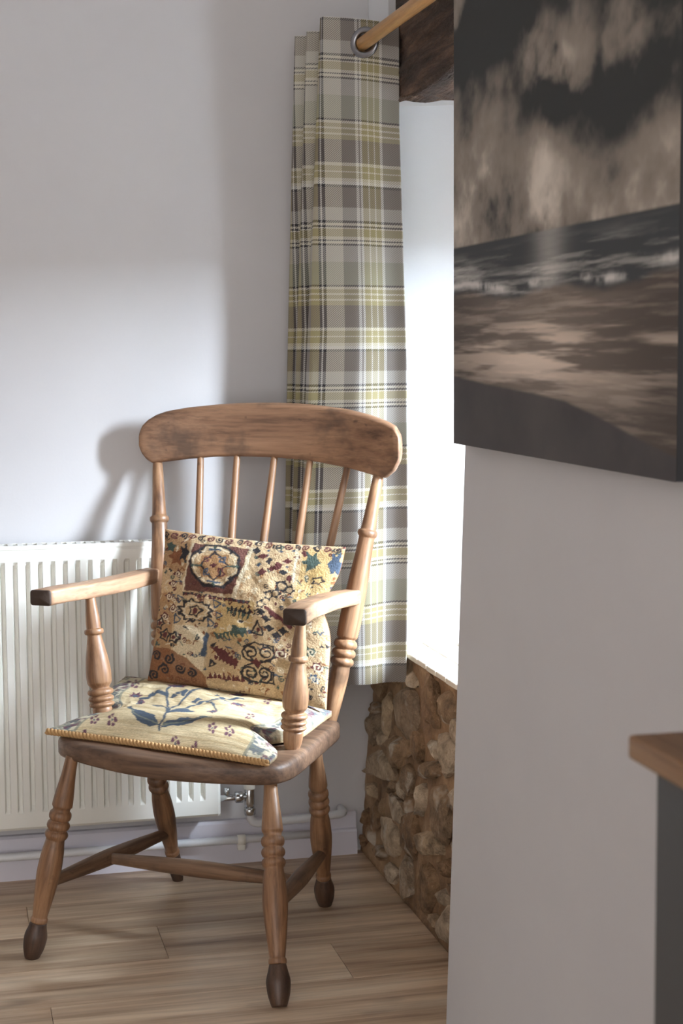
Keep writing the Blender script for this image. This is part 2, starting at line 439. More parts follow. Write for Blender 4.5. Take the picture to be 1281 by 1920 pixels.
# skirting board
sk = loft('baseboard_back', [[(x, YB - .0005, 0), (x, YB - .030, 0), (x, YB - .030, .055), (x, YB - .027, .060), (x, YB - .020, .063), (x, YB - .020, .094), (x, YB - .014, .100), (x, YB - .0005, .100)] for x in (XL, .940)], M['skirting'], None, True, False)
tag(sk, 'lilac-white painted skirting board along the back wall', 'skirting', kind='structure')

# ------------------------------------------------------------------ radiator
rad = empty('radiator', (-.15, 3.735, .13)); tag(rad, 'white fluted panel radiator under the bright patch on the back wall', 'radiator')
RX0, RX1, RZ0, RZ1, RYF = -.95, .602, .133, .765, 3.706
def R_(p): return (p[0] + .15, p[1] - 3.735, p[2] - .13)
pitch = .02736; xs = []
x = .1241 + pitch * .5 - pitch * 40
xs = [RX0, RX0 + .006]
k0 = math.ceil((RX0 + .035 - .1241) / pitch); k1 = math.floor((RX1 - .03 - .1241) / pitch)
prof = [(-.0080, 0), (-.0050, .85), (-.0040, 1), (.0030, 1), (.0038, .85), (.0052, 0)]
col_ = [(RX0, 0), (RX0 + .01, 0)]
for k in range(k0, k1 + 1):
    for dx, d in prof: col_.append((.1241 + k * pitch + dx, d))
col_ += [(RX1 - .006, 0), (RX1, 0)]
rows = [(RZ0, 0), (RZ0 + .006, 0), (.172, 0), (.180, .6), (.186, 1), (.30, 1), (.45, 1), (.60, 1), (.722, 1), (.730, .7), (.738, 0), (RZ1 - .006, 0), (RZ1, 0)]
V = []; F = []
for z, e in rows:
    for x, d in col_:
        y = RYF + .0105 * d * e
        if z in (RZ0, RZ1) or x in (RX0, RX1): y += .005
        V.append(R_((x, y, z)))
nc = len(col_)
for j in range(len(rows) - 1):
    for i in range(nc - 1): a = j * nc + i; F.append((a, a + 1, a + nc + 1, a + nc))
pan = mesh_obj('front_panel', V, F, M['white_enamel'], rad, False)
bm = bmesh.new(); add_box(bm, R_((RX0 + .01, 3.748, RZ0 + .01)), R_((RX1 - .012, 3.760, RZ1 - .01)), .003)
bm_obj('back_panel', bm, M['white_enamel'], rad)
for xx in (RX0, RX1 - .004):
    box('side_panel', R_((xx, RYF + .004, RZ0 + .012)), R_((xx + .004, 3.760, RZ1)), M['white_enamel'], rad, .001, 1)
bm = bmesh.new()
add_box(bm, R_((RX0, RYF + .002, RZ1 - .002)), R_((RX1, RYF + .014, RZ1 + .009)), .003)
add_box(bm, R_((RX0, 3.754, RZ1 - .002)), R_((RX1, 3.762, RZ1 + .009)), .002)
x = RX0 + .012
while x < RX1 - .012:
    add_box(bm, R_((x, RYF + .013, RZ1 + .002)), R_((x + .011, 3.755, RZ1 + .009))); x += .0215
bm_obj('top_grille', bm, M['white_enamel'], rad)
for xx in (-.6, .35): box('wall_bracket', R_((xx, 3.760, RZ0 + .05)), R_((xx + .04, YB - .001, RZ1 - .06)), M['white_enamel'], rad)
# valve
val = empty('radiator_valve', (.675, 3.738, .10)); tag(val, 'chrome radiator valve with cream cap on the pipe end', 'valve')
def vl(p): return (p[0] - .675, p[1] - 3.738, p[2] - .10)
tube('tail_pipe', [vl((.603, 3.738, .166)), vl((.665, 3.738, .166))], .0075, M['chrome'], val)
tube('union_nut', [vl((.640, 3.738, .166)), vl((.642, 3.738, .166)), vl((.658, 3.738, .166)), vl((.660, 3.738, .166))], .013, M['chrome'], val, 6, [.011, .0135, .0135, .011])
tube('valve_body', [vl((.675, 3.738, .136)), vl((.675, 3.738, .15)), vl((.675, 3.738, .182)), vl((.675, 3.738, .188))], .011, M['chrome'], val, 16, [.009, .0125, .0115, .009])
tube('compression_nut', [vl((.675, 3.738, .122)), vl((.675, 3.738, .124)), vl((.675, 3.738, .139)), vl((.675, 3.738, .141))], .013, M['chrome'], val, 6, [.011, .0142, .0142, .011])
tube('cap', [vl((.675, 3.738, .184)), vl((.675, 3.738, .186)), vl((.675, 3.738, .235)), vl((.675, 3.738, .238))], .013, M['white_plastic'], val, 20, [.012, .0135, .0125, .010])
tube('bleed_plug', [vl((.622, 3.738, .172)), vl((.622, 3.738, .190))], .006, M['chrome'], val, 10)
# pipes
def arc(c, r, a0, a1, ax1, ax2, n=8):
    return [Vector(c) + r * (Vector(ax1) * math.cos(math.radians(a0 + (a1 - a0) * k / n)) + Vector(ax2) * math.sin(math.radians(a0 + (a1 - a0) * k / n))) for k in range(n + 1)]
up = [(.675, 3.738, .124)] + arc((.695, 3.738, .121), .020, 180, 270, (1, 0, 0), (0, 0, 1)) + [(.72, 3.738, .1008), (.80, 3.740, .103)] + [(.885, 3.745, .106)] + arc((.885, 3.765, .106), .020, 270, 360, (1, 0, 0), (0, 1, 0)) + [(.905, 3.794, .107)]
p1 = tube('water_pipe', up, .0095, M['pipe']); tag(p1, 'white painted pipe curving from the radiator valve into the wall', 'pipe')
lp = [(XL + .02, 3.7485, .060), (0, 3.7485, .061), (.5, 3.7485, .062), (.845, 3.7485, .062)]
p2 = tube('water_pipe', lp, .0095, M['pipe']); tag(p2, 'long white painted pipe running low along the skirting board', 'pipe')
for xx, lb in ((.656, 'white clip holding the low pipe below the radiator valve'), (-.05, 'white clip holding the low pipe behind the front chair leg')):
    c_ = empty('pipe_clip', (xx, 3.7485, .061)); tag(c_, lb, 'pipe clip')
    bm = bmesh.new()
    rings = [[(s_, .0125 * math.cos(a_ * math.pi / 8), .0125 * math.sin(a_ * math.pi / 8)) for a_ in range(16)] for s_ in (-.009, .009)]
    loft('clip_ring', rings, M['white_plastic'], c_)
    box('clip_base', (-.009, -.006, -.024), (.009, .012, -.010), M['white_plastic'], c_, .002)

# ------------------------------------------------------------------ curtain
t = NT('plaid_twill')
uvn = t.n('ShaderNodeUVMap'); sep = t.n('ShaderNodeSeparateXYZ'); t.l(uvn.outputs[0], sep.inputs[0])
CR, GY, BR, OL, SG, DK, WH = S(232, 227, 212), S(158, 152, 146), S(130, 120, 114), S(182, 170, 128), S(172, 172, 156), S(70, 68, 72), S(242, 240, 234)
LG = S(200, 196, 190)
uf = t.math('FRACT', t.math('MULTIPLY', sep.outputs[0], .5)); vf = t.math('FRACT', sep.outputs[1])
ust = [(0, OL), (.05, DK), (.06, WH), (.07, DK), (.085, CR), (.175, GY), (.250, WH), (.262, GY), (.270, WH), (.285, OL), (.315, CR), (.322, OL), (.350, CR), (.357, OL), (.385, WH), (.400, GY), (.52, CR), (.62, BR), (.75, SG), (.85, DK), (.86, GY)]
wst = [(0, DK), (.012, CR), (.030, DK), (.042, CR), (.05, OL), (.095, CR), (.115, DK), (.125, CR), (.14, DK), (.152, LG), (.25, SG), (.39, DK), (.40, CR), (.415, OL), (.44, CR), (.45, OL), (.475, CR), (.487, OL), (.515, BR), (.65, CR), (.67, OL), (.70, CR), (.71, OL), (.745, CR), (.765, WH), (.785, DK), (.80, BR), (.92, LG)]
cu = t.ramp(uf, ust, 'CONSTANT'); cv = t.ramp(vf, wst, 'CONSTANT')
tw = t.math('FRACT', t.math('ADD', t.math('MULTIPLY', sep.outputs[0], 42.0), t.math('MULTIPLY', sep.outputs[1], 78.0)))
tf = t.ramp(tw, [(0, (.18,) * 3 + (1,)), (.42, (.18,) * 3 + (1,)), (.52, (.86,) * 3 + (1,)), (.92, (.86,) * 3 + (1,)), (1, (.18,) * 3 + (1,))])
col = t.mix(tf, cu, cv)
nz1 = t.noise(t.coords((900, 900, 900)), 1.0, 2); col = t.mix(.3, col, t.ramp(nz1, [(.3, (.72, .71, .7, 1)), (.6, (1.05, 1.05, 1.05, 1))]), 'MULTIPLY')
t.bump(tw, .15, .001)
t.set(Base_Color=col, Roughness=.9)
trl = t.n('ShaderNodeBsdfTranslucent'); t.l(col, trl.inputs[0])
mx = t.n('ShaderNodeMixShader'); mx.inputs[0].default_value = .30
t.l(t.b.outputs[0], mx.inputs[1]); t.l(trl.outputs[0], mx.inputs[2]); t.l(mx.outputs[0], t.out.inputs[0])
M['plaid'] = t.m
cur = empty('curtain', (.88, 3.56, .47)); tag(cur, 'grey, cream and olive plaid eyelet curtain gathered beside the window', 'curtain')
ZT, ZH = 1.922, .438
def sm(a, b, x): q = np.clip((x - a) / (b - a), 0, 1); return q * q * (3 - 2 * q)
def fold_pts(z):
    """plan of the gathered cloth at height z: list of (x, y, u)"""
    f = (ZT - z) / (ZT - ZH)                       # 0 top .. 1 hem
    yR, yL = 3.455 - .008 * f, 3.572 + .036 * float(sm(.1, .45, np.array(f)))
    pxR = np.interp(f, [0, .15, .5, .8, 1], [751, 751, 764, 766, 762]); pxL = np.interp(f, [0, .12, .5, .66, .8, 1], [613, 606, 583, 575, 568, 574])
    xR = on(pxR, 960, 1, yR).x; xL = on(pxL, 960, 1, yL).x
    u0 = .17 * (1 - min(1, f * 2.2))
    P = [(xR + .004, yR + .055, 1.28), (xR + .002, yR + .012, 1.05)]
    for k in range(9):
        q = k / 8; b = math.sin(q * math.pi) * .012 * (1 - .4 * f) - .010 * f * math.sin(q * 2 * math.pi + .6) - .010 * f * math.sin(q * 3.2 * math.pi)
        P.append((xR + (xL - xR) * q, yR + (yL - yR) * q - b, 1 + (u0 - 1) * q))
    d = .012 * (1 - f) + .004
    P += [(xL - .004, yL + .012, u0 - .10), (xL + .03, yL + .022, u0 - .28), (xR - .03, yL + .028, u0 - .9), (xR - .012, yL + .034, u0 - 1.05),
          (xR - .03, yL + .042, u0 - 1.2), (xL + .02, yL + .048, u0 - 1.8), (xL - .008 - d, yL + .058, u0 - 1.98), (xL + .02, yL + .068, u0 - 2.2),
          (xR - .04, yL + .076, u0 - 2.8), (xR - .02, yL + .086, u0 - 3.0), (xR - .05, yL + .096, u0 - 3.2), (xL + .01, yL + .104, u0 - 3.8), (xL - .006 - 2 * d, yL + .116, u0 - 4.0), (xL + .03, yL + .128, u0 - 4.2), (xR - .06, yL + .140, u0 - 4.8)]
    return P
NZ, SUB = 110, 5; V = []; UVs = []; nrow = None
for j in range(NZ + 1):
    z = ZH + (ZT - ZH) * j / NZ
    P = fold_pts(z); n = len(P); tt = np.arange(n); q = np.linspace(0, n - 1, (n - 1) * SUB + 1)
    X = pchip(tt, [p[0] for p in P], q); Y = pchip(tt, [p[1] for p in P], q); U = np.interp(q, tt, [p[2] for p in P])
    nrow = len(q)
    for a in range(nrow):
        zz = z + (.006 * math.sin(U[a] * 5.0) * max(0, 1 - j / 12.0)) - (.010 * max(0, 1 - U[a] / .9) * (j / NZ) ** 8 if U[a] > 0 else .030 * (j / NZ) ** 8)
        u0_ = P[10][2]; qr = min(1.0, max(0.0, (U[a] - u0_) / (1 - u0_))); zz -= (z - 1.2) * .058 * qr
        V.append((X[a] - .88, Y[a] - 3.56, zz - .47)); UVs.append((U[a], (1.845 + .0437 - z) / .360 + .35 - .475))
F = [(j * nrow + i, j * nrow + i + 1, (j + 1) * nrow + i + 1, (j + 1) * nrow + i) for j in range(NZ) for i in range(nrow - 1)]
# eyelet opening in the front panel
_pp = [p for p in fold_pts(1.845)][2:11]; ry = 3.49
for _ in range(8): ring_c = on(683, 80, 1, ry); ry = float(np.interp(-ring_c.x, [-p[0] for p in _pp], [p[1] for p in _pp]))
ring_c = on(683, 80, 1, ry)
def near_ring(idx):
    a = V[idx]; return (a[0] + .88 - ring_c.x) ** 2 + (a[2] + .47 - ring_c.z) ** 2 < .0205 ** 2
F = [f for f in F if sum(near_ring(i) for i in f) < 1]
cl = mesh_obj('cloth', V, F, M['plaid'], cur, True)
uvl = cl.data.uv_layers.new(name='UVMap')
lidx = np.zeros(len(cl.data.loops), dtype=np.int32); cl.data.loops.foreach_get('vertex_index', lidx)
uvl.data.foreach_set('uv', np.array(UVs, dtype=np.float32)[lidx].ravel())
def torus(name, R, r, mat, parent, loc, nrm, n=40, mseg=12):
    rings = [[((R + r * math.cos(2 * math.pi * k / mseg)) * math.cos(a), (R + r * math.cos(2 * math.pi * k / mseg)) * math.sin(a), r * .6 * math.sin(2 * math.pi * k / mseg)) for k in range(mseg)] for a in [2 * math.pi * i / n for i in range(n + 1)]]
    o = loft(name, rings, mat, parent, False); o.rotation_mode = 'QUATERNION'; o.rotation_quaternion = Vector(nrm).to_track_quat('Z', 'Y'); o.location = loc
    return o
pn = Vector((-(_pp[-1][1] - _pp[0][1]), (_pp[-1][0] - _pp[0][0]), 0)).normalized()
if pn.y > 0: pn = -pn
for k, yy in enumerate((ry - .003, ry + .06, ry + .12)):
    torus('eyelet', .0262, .0068, M['steel'], cur, (ring_c.x - .88 + 0.0, yy - 3.56, ring_c.z - .47), pn if k == 0 else (0, -1, 0))
pole = tube('curtain_pole', [(ring_c.x, 2.62, ring_c.z), (ring_c.x, 3.0, ring_c.z), (ring_c.x, 3.40, ring_c.z), (ring_c.x, YB - .001, ring_c.z)], .0145, M['pole'], None, 24)
tag(pole, 'varnished pine curtain pole through the curtain eyelet', 'curtain pole')

# ------------------------------------------------------------------ canvas print
XC = .826
cL = on(851, 830, 0, XC); cR = on(1268, 906, 0, XC)
CY0, CY1, CZ0, CZ1 = cR.y, cL.y, (cL.z + cR.z) / 2, 1.92
def fbm(x, y, sx, sy, seed, oct=5):
    out = np.zeros_like(x); amp = 1; tot = 0
    for o_ in range(oct):
        rg = np.random.RandomState(seed + o_); G = rg.rand(128, 128)
        xx = x * sx * 2 ** o_; yy = y * sy * 2 ** o_
        xi = np.floor(xx).astype(int); yi = np.floor(yy).astype(int); fx = xx - xi; fy = yy - yi
        fx = fx * fx * (3 - 2 * fx); fy = fy * fy * (3 - 2 * fy); g = lambda a, b: G[a % 128, b % 128]
        out += amp * ((g(xi, yi) * (1 - fx) + g(xi + 1, yi) * fx) * (1 - fy) + (g(xi, yi + 1) * (1 - fx) + g(xi + 1, yi + 1) * fx) * fy); tot += amp; amp *= .55
    return out / tot
def lerp(a, b, k): return a + (b - a) * k[..., None]
def rgb(r, g, b): return np.array(S(r, g, b)[:3])
WN, HN = 340, 440
ss, zz = np.meshgrid(np.linspace(0, 1, WN), np.linspace(0, 1, HN))      # s: 0 far edge .. 1 near edge ; zz: 0 bottom .. 1 top
hC = CZ1 - CZ0; wC = CY1 - CY0
s_, h_ = ss * wC, zz * hC           # metres
hz = np.full_like(s_, .321)
n1 = fbm(s_ + 3, h_ + 2, 5, 7, 1); n2 = fbm(s_ + 9, h_ + 5, 13, 16, 7); n3 = fbm(s_, h_ + 1, 3, 60, 21); n4 = fbm(s_ + 2, h_, 7, 110, 31)
def ga(s0, h0, ws, wh): return np.exp(-((s_ - s0) / ws) ** 2 - ((h_ - h0) / wh) ** 2)
hh_ = h_ + .05 * (n1 - .5); s0_, h0_ = s_, h_; s_ = s_ + .10 * (n2 - .5); h_ = h_ + .07 * (n2 - .5)
n5 = fbm(s_ + 1, h_ + 4, 34, 26, 51); br = .50 - .30 * sm(.42, .62, h_) + .75 * (n1 - .5) + .55 * (n2 - .5) + .16 * (n5 - .5)
br += .28 * ga(.19, .43, .12, .09) + .30 * ga(.44, .38, .10, .08) + .42 * ga(.47, .55, .10, .035) + .32 * ga(.40, .60, .06, .03) + .12 * ga(.80, .37, .25, .05)
br -= .36 * ga(.47, .487, .12, .035) + .42 * ga(.75, .47, .20, .05) + .40 * ga(.14, .63, .20, .045) + .12 * ga(.66, .42, .10, .03)
s_, h_ = s0_, h0_
br = np.clip(br, 0, 1)
img = lerp(lerp(rgb(48, 50, 50), rgb(146, 135, 124), sm(.15, .52, br)), rgb(222, 210, 196), sm(.48, .90, br))
# sea
col_l = np.exp(-((s_ - .44) / .055) ** 2)
n6 = fbm(s_ + .15 * h_, h_, 7, 150, 71, 6); sea = .02 + .38 * sm(.48, .75, n6) * sm(0, .06, hz - h_) + .34 * sm(.52, .75, n3) * sm(.0, .05, hz - h_) + .62 * col_l * (.45 + .6 * n4) + .35 * np.exp(-(s_ / .22) ** 2) * sm(.42, .7, n4) * sm(.02, .05, hz - h_)
seac = lerp(rgb(54, 58, 62), rgb(214, 209, 202), np.clip(sea, 0, 1))
img = lerp(img, seac, sm(0, .004, hz - h_))
# breaking waves, wet sand, dark beach
wv = .250 + .006 * np.sin(s_ * 17) + .02 * (n1 - .5)
wv = wv + .012 * (n2 - .5); foam = np.exp(-((h_ - wv) / .006) ** 2) * sm(.44, .66, n2)
img = lerp(img, np.broadcast_to(rgb(224, 218, 213), img.shape), np.clip(foam * .9, 0, 1))
b1 = sm(0, .012, wv - .006 - h_)
glow = np.exp(-((s_ - .40) / .30) ** 2)
wet = np.clip(.02 + .16 * sm(.45, .75, n6) + .20 * glow + .75 * sm(.44, .62, n3) * np.exp(-((h_ - .150) / .050) ** 2) * (.35 + .75 * glow), 0, 1)
img = lerp(img, lerp(rgb(62, 53, 49), rgb(232, 212, 194), wet), b1)
bl = np.interp(s_, [0, .28, .5, .70, .87], [.113, .100, .088, .057, .030]) + .006 * (n1 - .5)
img = lerp(img, lerp(rgb(66, 62, 65), rgb(86, 81, 80), np.clip(n2 + .35 * np.exp(-((s_ - .42) / .08) ** 2), 0, 1)), sm(0, .006, bl - h_))
def color_attr(o, cols):
    a = o.data.color_attributes.new('Col', 'FLOAT_COLOR', 'POINT')
    c4 = np.ones((len(o.data.vertices), 4), dtype=np.float32); c4[:, :3] = cols; a.data.foreach_set('color', c4.ravel())
def attr_mat(name, rough, bump=None, fine=None):
    t = NT(name); a = t.n('ShaderNodeVertexColor'); a.layer_name = 'Col'; c = a.outputs[0]
    if fine:
        g = t.noise(t.coords(fine[0]), 1.0, 3, .6); c = t.mix(fine[1], c, t.ramp(g, [(.34, (.55, .54, .52, 1)), (.6, (1.08, 1.08, 1.08, 1))]), 'MULTIPLY')
    if bump:
        h = t.noise(t.coords(bump[0]), 1.0, 3, .6); t.bump(h, bump[1], bump[2])
    return t.set(Base_Color=c, Roughness=rough)
M['canvas'] = attr_mat('canvas_print', .8, ((900, 900, 900), .1, .001))
M['canvas_side'] = plain('canvas_side', S(44, 44, 46), .7)
cv_ = empty('canvas_print', (XC + .028, (CY0 + CY1) / 2, CZ0)); tag(cv_, 'large dark sepia seascape canvas hanging on the plaster wall', 'picture')
V = []; yc = (CY0 + CY1) / 2
for j in range(HN):
    for i in range(WN): V.append((-.028, CY1 - wC * i / (WN - 1) - yc, hC * j / (HN - 1)))
F = [(j * WN + i, j * WN + i + 1, (j + 1) * WN + i + 1, (j + 1) * WN + i) for j in range(HN - 1) for i in range(WN - 1)]
cf = mesh_obj('canvas_face', V, F, M['canvas'], cv_, True); color_attr(cf, img.reshape(-1, 3))
box('canvas_edge', (-.0275, CY0 - yc + .0005, .0005), (-.002, CY1 - yc - .0005, hC - .0005), M['canvas_side'], cv_)

# ------------------------------------------------------------------ sideboard
sb = empty('sideboard', (.68, .62, 0)); tag(sb, 'dark grey painted sideboard with a brown oak top at the right edge', 'sideboard')
box('top', (.514 - .68, -.35 - .62, .881), (.838 - .68, 1.187 - .62, .90), M['top_oak'], sb, .003)
box('body', (.530 - .68, -.33 - .62, .06), (.836 - .68, 1.168 - .62, .881), M['dark_paint'], sb, .002)
box('plinth', (.550 - .68, -.31 - .62, 0), (.830 - .68, 1.15 - .62, .06), M['dark_paint'], sb)

# ------------------------------------------------------------------ chair
ch = empty('armchair', CH0, -CHA); tag(ch, 'old pale wooden spindle-back armchair with turned legs', 'chair')
TILT = -.0435
def seat_z(x, top=True): return (.427 if top else .387) + TILT * x
# seat
half_r = [(0, .240), (.17, .240), (.205, .236), (.224, .215), (.235, .10), (.243, 0), (.249, -.09), (.245, -.14), (.224, -.175), (.15, -.207), (.06, -.230), (0, -.234)]
half_l = [(-x, y) for x, y in half_r[1:-1]][::-1]
out2 = half_r + half_l
n_ = len(out2); cs = []
for i in range(n_):
    p0, p1_, p2_, p3 = [Vector(out2[(i + k) % n_] + (0,)) for k in (-1, 0, 1, 2)]
    for k in range(5):
        q = k / 5; cs.append(.5 * ((2 * p1_) + (-p0 + p2_) * q + (2 * p0 - 5 * p1_ + 4 * p2_ - p3) * q * q + (-p0 + 3 * p1_ - 3 * p2_ + p3) * q ** 3))
rings = []
for ins, zo in ((.030, 0), (.008, 0), (.003, .002), (0, .007), (0, .029), (.002, .034), (.006, .038), (.014, .040), (.05, .0405), (.12, .037)):
    rings.append([Vector((p.x * (1 - ins / .26), (p.y + .02) * (1 - ins / .26) - .02, seat_z(p.x, False) + zo)) for p in cs])
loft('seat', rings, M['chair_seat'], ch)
# front legs / rear legs
K = .00050
leg_prof = [(0, 25 * K), (.06, 27 * K), (.22, 40 * K), (.242, 41 * K), (.260, 34 * K), (.268, 35 * K), (.276, 42 * K), (.292, 45 * K), (.308, 42 * K), (.3165, 35 * K), (.325, 42 * K), (.341, 46 * K), (.356, 42 * K), (.3635, 35.5 * K), (.371, 42 * K), (.386, 46.5 * K), (.401, 42 * K), (.410, 37 * K), (.420, 38 * K), (.47, 44 * K), (.56, 48 * K), (.66, 42 * K), (.76, 33 * K), (.796, 30 * K), (.80, 34 * K), (.815, 34.5 * K), (.822, 32 * K)]
foot_prof = [(0, 32 * K), (.12, 36 * K), (.42, 46 * K), (.65, 43 * K), (.93, 32 * K), (1, 28 * K)]
foot_worn = [(0, 31 * K), (.1, 33 * K), (.35, 34 * K), (.93, 26 * K), (1, 24 * K)]
def leg(top, bot, worn=False, s=1.0):
    top, bot = Vector(top), Vector(bot); a = top.lerp(bot, .822)
    pr = [(t_ / .822, r * s) for t_, r in leg_prof]
    lo = lathe('leg', top, a, pr, M['chair_z'], ch)
    L = (bot - a).length; ts = np.linspace(0, 1, 24); pf = foot_worn if worn else foot_prof
    rs_ = pchip([p[0] for p in pf], [p[1] * s for p in pf], ts); d0 = (a - top).length
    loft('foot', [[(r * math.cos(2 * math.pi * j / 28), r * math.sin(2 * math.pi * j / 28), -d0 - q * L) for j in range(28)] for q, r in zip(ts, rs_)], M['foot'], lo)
    return lo
fFL, fFR, fRL, fRR = onz(59, 1796, 0), onz(524, 1888, 0), onz(334, 1650, 0), onz(610, 1697, 0)
tFL, tFR = onz(134, 1425, .396), onz(507, 1463, .378); tRR = onz(592, 1404, .379); tRL = Vector((-.185, .125, .397))
def ext(t_, f_, dz=.02): d = (t_ - f_).normalized(); return t_ + d * dz
leg(ext(tFL, fFL, .008), fFL); leg(ext(tFR, fFR, .008), fFR); leg(ext(tRL, fRL, .008), fRL, True, .97); leg(ext(tRR, fRR, .008), fRR, False, .97)
def lpt(t_, f_, z): k = (t_.z - z) / (t_.z - f_.z); return t_.lerp(f_, k)
st_prof = [(0, .0110), (.12, .0128), (.35, .0165), (.5, .0178), (.65, .0165), (.88, .0128), (1, .0110)]
zl, zr = .168, .168
a1, b1_ = lpt(tFL, fFL, .150), lpt(tRL, fRL, .128); a2, b2 = lpt(tFR, fFR, .163), lpt(tRR, fRR, .130)
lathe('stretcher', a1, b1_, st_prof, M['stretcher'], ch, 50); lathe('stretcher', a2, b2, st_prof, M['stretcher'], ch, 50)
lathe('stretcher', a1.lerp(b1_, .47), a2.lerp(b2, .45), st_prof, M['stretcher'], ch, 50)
# back posts, spindles, crest
ptL, ptR = onl(294.8, 870, .339), onl(712, 895, .330); pcL, pcR = onl(299, 975, .290), onl(688, 1006.7, .290)
pbR = onl(617, 1338, .232); pbL = Vector((-pbR.x, pbR.y, seat_z(-pbR.x) - .01)); pbR.z = seat_z(pbR.x) - .01
post_prof = [(0, .0100), (.03, .0112), (.20, .0150), (.243, .0165), (.246, .0205), (.258, .0215), (.268, .0195), (.272, .0170), (.30, .0172), (.45, .0215), (.60, .0238), (.66, .0225), (.670, .0185), (.677, .0232), (.690, .0255), (.701, .0235), (.7065, .0188), (.712, .0235), (.724, .0258), (.735, .0235), (.7405, .0188), (.746, .0235), (.757, .0255), (.767, .0235), (.774, .0195), (.80, .0205), (.90, .0185), (1, .0150)]
def post(top, mid, bot):
    """gently bent turned post"""
    L1 = (mid - top).length; L2 = (bot - mid).length; k = L1 / (L1 + L2)
    ctrl = top.lerp(bot, k); bend = mid - ctrl
    axis = (top - bot).normalized(); q = axis.to_track_quat('Z', 'Y'); L = (bot - top).length
    qi = q.inverted(); bl_ = qi @ bend
    ts = np.linspace(0, 1, 300); rs_ = pchip([a for a, b in post_prof], [b for a, b in post_prof], ts); rings = []
    for t_, r in zip(ts, rs_):
        w = 4 * t_ * (1 - t_) / (4 * k * (1 - k)); c_ = Vector((bl_.x * w, bl_.y * w, -t_ * L))
        rings.append([c_ + Vector((r * math.cos(2 * math.pi * j / 28), r * math.sin(2 * math.pi * j / 28), 0)) for j in range(28)])
    o = loft('back_post', rings, M['chair_z'], ch); o.rotation_mode = 'QUATERNION'; o.rotation_quaternion = q; o.location = top
    return o
post(ptL + Vector((0, .002, .012)), pcL, pbL); post(ptR + Vector((0, .002, .02)), pcR, pbR)
def ycrest(x): return .352 - .047 * (x / .31) ** 2
def oncrest(px, py):
    y = .33
    for _ in range(6): p = onl(px, py, y); y = ycrest(p.x)
    return p
spt = [(372, 860), (441, 857), (512, 859), (579, 866), (650, 880)]; spm = [(374, 1000), (437, 1005), (498, 1012), (562, 1018), (622, 1022)]
for (xa, ya), (xb, yb) in zip(spt, spm):
    tp = oncrest(xa, ya); tp.y += .0135; yt = tp.y; md = onl(xb, yb, .232 + (yt - .232) * .70)
    d = md - tp; k = (tp.z - .42) / (tp.z - md.z); bt = tp + d * k; bt.z = seat_z(bt.x) - .008
    bt.y = .225
    lathe('spindle', tp + Vector((0, 0, .015)), bt, [(0, .0072), (.25, .0086), (.6, .0095), (1, .0080)], M['chair_z'], ch, 30, 18)
topo = [(258, 826), (260, 810), (265, 797), (275, 787), (290, 778), (310, 771), (350, 764), (400, 759), (440, 756), (505, 755), (560, 757), (600, 761), (650, 768), (690, 778), (722, 790), (738, 799), (747, 815), (750, 842)]
boto = [(258, 826), (260, 840), (265, 852), (273, 862), (284, 869), (310, 866), (350, 861), (400, 857), (440, 856), (510, 858), (560, 862), (600, 868), (650, 878), (680, 886), (705, 894), (722, 897), (738, 884), (747, 866), (750, 842)]
tp_ = [oncrest(*p) for p in topo]; bt_ = [oncrest(*p) for p in boto]
x0c, x1c = tp_[0].x, tp_[-1].x; rings = []
for k in range(97):
    q = .5 - .5 * math.cos(math.pi * (k + .6) / 97.2); x = x0c + (x1c - x0c) * q
    zt_ = float(np.interp(x, [p.x for p in tp_], [p.z for p in tp_])); zb_ = float(np.interp(x, [p.x for p in bt_], [p.z for p in bt_]))
    hh = max(.0015, (zt_ - zb_) / 2); hw = .0125 * min(1, .35 + hh / .03); rr = min(hw, hh) * .75
    rings.append([(x, ycrest(x) + .0125 + a, (zt_ + zb_) / 2 + b + (.05 * a)) for a, b in rrect(hw, hh, rr)])
loft('crest_rail', rings, M['chair_x'], ch)
# arms
def arm(sgn, pt_tip, pt_back, py_sup):
    tip = pt_tip; bk = pt_back; rings = []
    pts = [(0, bk.x, bk.y, bk.z), (.35, bk.x * .5 + tip.x * .5 - sgn * .022, .13, (bk.z * .65 + tip.z * .35)), (.7, tip.x - sgn * .026, -.03, bk.z * .3 + tip.z * .7), (.9, tip.x - sgn * .008, tip.y + .05, tip.z), (1, tip.x, tip.y, tip.z)]
    T = [p[0] for p in pts]
    for q in np.linspace(0, 1, 40):
        x = float(pchip(T, [p[1] for p in pts], np.array([q]))[0]); y = float(pchip(T, [p[2] for p in pts], np.array([q]))[0]); z = float(pchip(T, [p[3] for p in pts], np.array([q]))[0])
        w = .021 + .004 * math.sin(math.pi * q) + (.002 if q > .8 else 0); h = .0155
        rings.append([(x + a, y, z + b) for a, b in rrect(w, h, .006)])
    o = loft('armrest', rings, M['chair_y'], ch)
    e = rings[-1]; c_ = Vector((tip.x, tip.y, tip.z))
    cap = [[(c_.x + (p[0] - c_.x) * s, c_.y - d, c_.z + (p[2] - c_.z) * s) for p in e] for s, d in ((1.002, -.001), (1.0, .002), (.93, .005))]
    loft('arm_end', cap, M['endgrain_shade'], o)
    return o
tipL, tipR = onl(77, 1121, -.165), onl(553, 1157, -.165); abL, abR = onl(287, 1078, .252), onl(660, 1119, .252)
arm(-1, tipL, abL, 0); arm(1, tipR, abR, 0)
